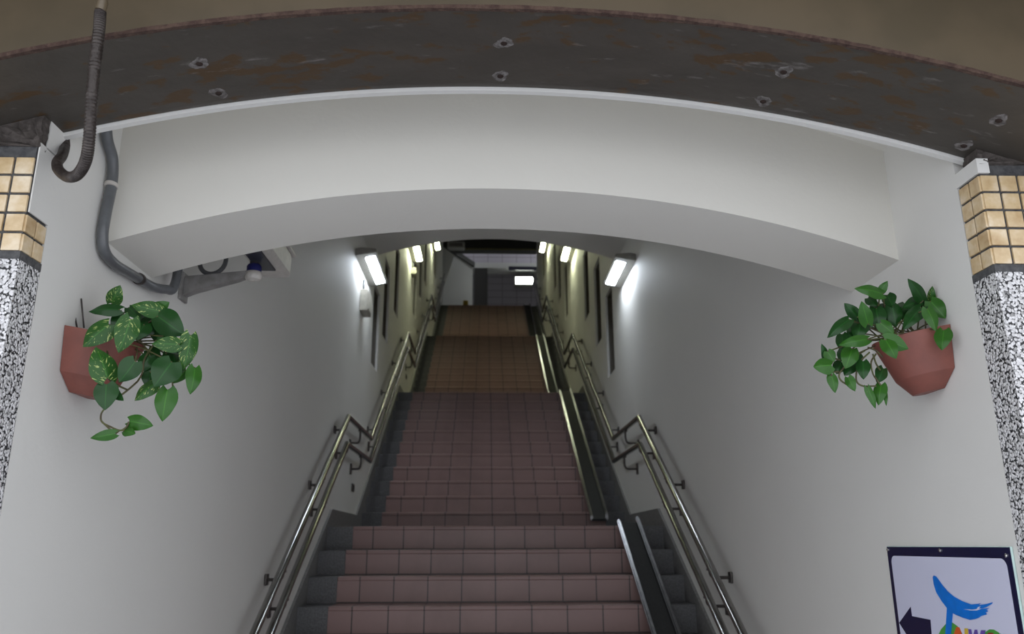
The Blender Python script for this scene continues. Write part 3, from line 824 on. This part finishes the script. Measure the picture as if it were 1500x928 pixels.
tag(MB().box(-4.4, 5.2, 18.9, 24.2, 11.9, 12.2).build('ceiling_concourse', M['dark_ceiling']), 'dark ceiling of the concourse', 'ceiling', kind='structure')
zb_ = at(715, 366, 'y', 20.7).z
hd = tag(MB().box(-4.2, 5, 20.7, 21.0, zb_, 12).build('ceiling_beam', M['dark_ceiling']), 'dark beam crossing above the head of the stairs', 'beam', kind='structure')
MB().box(-4.2, 5, 20.685, 20.7, zb_, zb_+.045).build('edge_strip', simple('ochre strip', (.20, .18, .09), .6), hd)
pa = at(655, 364, 'y', 20.5); pb_ = at(681, 354, 'y', 20.5)
lb = thing('ceiling_speaker', ((pa.x+pb_.x)/2, 20.5, pa.z), 'pale box under the dark beam at the head of the stairs', 'speaker')
MB().box(pa.x, pb_.x, 20.45, 20.69, pa.z, pb_.z, bev=.04).build('cabinet', M['conc_paint'], lb)
MB().box(pa.x+.06, pb_.x-.06, 20.44, 20.452, pa.z+.05, pb_.z-.05, bev=.004).build('grille', M['camera_grey'], lb)
ca = at(695, 392, 'y', 22.6); cb = at(714, 392, 'y', 22.6)
tag(MB().box(ca.x, cb.x, 22.6, 22.95, TOPZ, 11.95 if 0 else ca.z).build('column', M['col_dark']), 'dark grey column beyond the head of the stairs', 'column', kind='structure')
ba = at(690, 392, 'y', 23.4); bb_ = at(786, 385, 'y', 23.4)
tag(MB().box(ba.x-1.5, bb_.x+2, 23.4, 24.0, ba.z, bb_.z).build('trim_band', M['conc_paint']), 'pale horizontal band above the concourse tiles', 'trim', kind='structure')
da = at(745, 395.5, 'y', 23.3); db = at(784, 390.5, 'y', 23.3)
ds = thing('hanging_sign', ((da.x+db.x)/2, 23.3, da.z), 'thin dark sign bar high on the concourse wall', 'sign')
MB().box(da.x, db.x+.6, 23.27, 23.34, da.z, db.z, bev=.01).build('sign_bar', M['dark_sign'], ds)
MB().tube([(da.x+.2, 23.305, db.z-.01), (da.x+.2, 23.305, ba.z+.01)], .012, 8).build('hanger', M['bracket'], ds)
MB().tube([(db.x+.4, 23.305, db.z-.01), (db.x+.4, 23.305, ba.z+.01)], .012, 8).build('hanger', M['bracket'], ds)
fa = at(755.5, 415.5, 'y', 23.6); fb = at(780.5, 406, 'y', 23.6)
ll = thing('light_box', ((fa.x+fb.x)/2, 23.6, fa.z), 'bright rectangular light on the concourse wall at the stair head', 'lamp')
MB().box(fa.x-.02, fb.x+.02, 23.6, 24.0, fa.z-.02, fb.z+.02, bev=.01).build('frame', M['lamp_body'], ll)
MB().box(fa.x, fb.x, 23.585, 23.602, fa.z, fb.z, bev=.006).build('diffuser', M['lit_far'], ll)
ya_ = at(678, 447, 'y', 20.3); yb_ = at(686, 440, 'y', 20.3)
yt = thing('warning_marker', ((ya_.x+yb_.x)/2, 20.3, TOPZ), 'small yellow marker standing on the floor at the stair head', 'marker')
MB().prism([Vector((ya_.x-.02, 20.25, TOPZ)), Vector((yb_.x+.02, 20.25, TOPZ)), Vector((yb_.x-.01, 20.28, yb_.z)), Vector((ya_.x+.01, 20.28, yb_.z))], (0, .06, 0), bev=.008).build('body', M['yellowthing'], yt)
MB().box(ya_.x-.05, yb_.x+.05, 20.2, 20.36, TOPZ, TOPZ+.02, bev=.004).build('base', M['bracket'], yt)
# fill lamps added out of the frame to brighten the stair head
for x in (-2.2, 2.2):
    t = thing('fill_ceiling_lamp', (x, 22.2, 11.8), 'unseen fill lamp added on the concourse ceiling', 'lamp', 'added concourse fill lamps')
    MB().box(x-.7, x+.7, 22.1, 22.3, 11.82, 11.9, bev=.01).build('housing', M['lamp_body'], t)
    MB().box(x-.66, x+.66, 22.13, 22.27, 11.79, 11.822, bev=.005).build('diffuser', M['lit_conc_fill'], t)

# ------------------------------------------------------------------ daylight, camera, view
w = bpy.data.worlds.new('World'); SC.world = w; w.use_nodes = True
nt = w.node_tree; bg = nt.nodes['Background']
bg.inputs[0].default_value = (.91, .94, 1.0, 1); bg.inputs[1].default_value = 1.0
c = bpy.data.cameras.new('Camera'); co = bpy.data.objects.new('Camera', c); COL.objects.link(co)
c.sensor_width = 36; c.lens = F/1500*36; c.clip_start = .02; c.clip_end = 200
co.matrix_world = Matrix.Translation(EYE) @ Matrix.Rotation(-YAW, 4, 'Z') @ Matrix.Rotation(PI/2+PITCH, 4, 'X') @ Matrix.Rotation(ROLL, 4, 'Z')
c.dof.use_dof = True; c.dof.focus_distance = 2.2; c.dof.aperture_fstop = 4.5
SC.camera = co
SC.view_settings.view_transform = 'Standard'; SC.view_settings.look = 'None'
SC.view_settings.gamma = 1; SC.view_settings.use_curve_mapping = False
SC.view_settings.exposure = 0.92
SC.cycles.diffuse_bounces = 8; SC.cycles.max_bounces = 14
for o in bpy.data.objects:
    if '_abs' in o: del o['_abs']
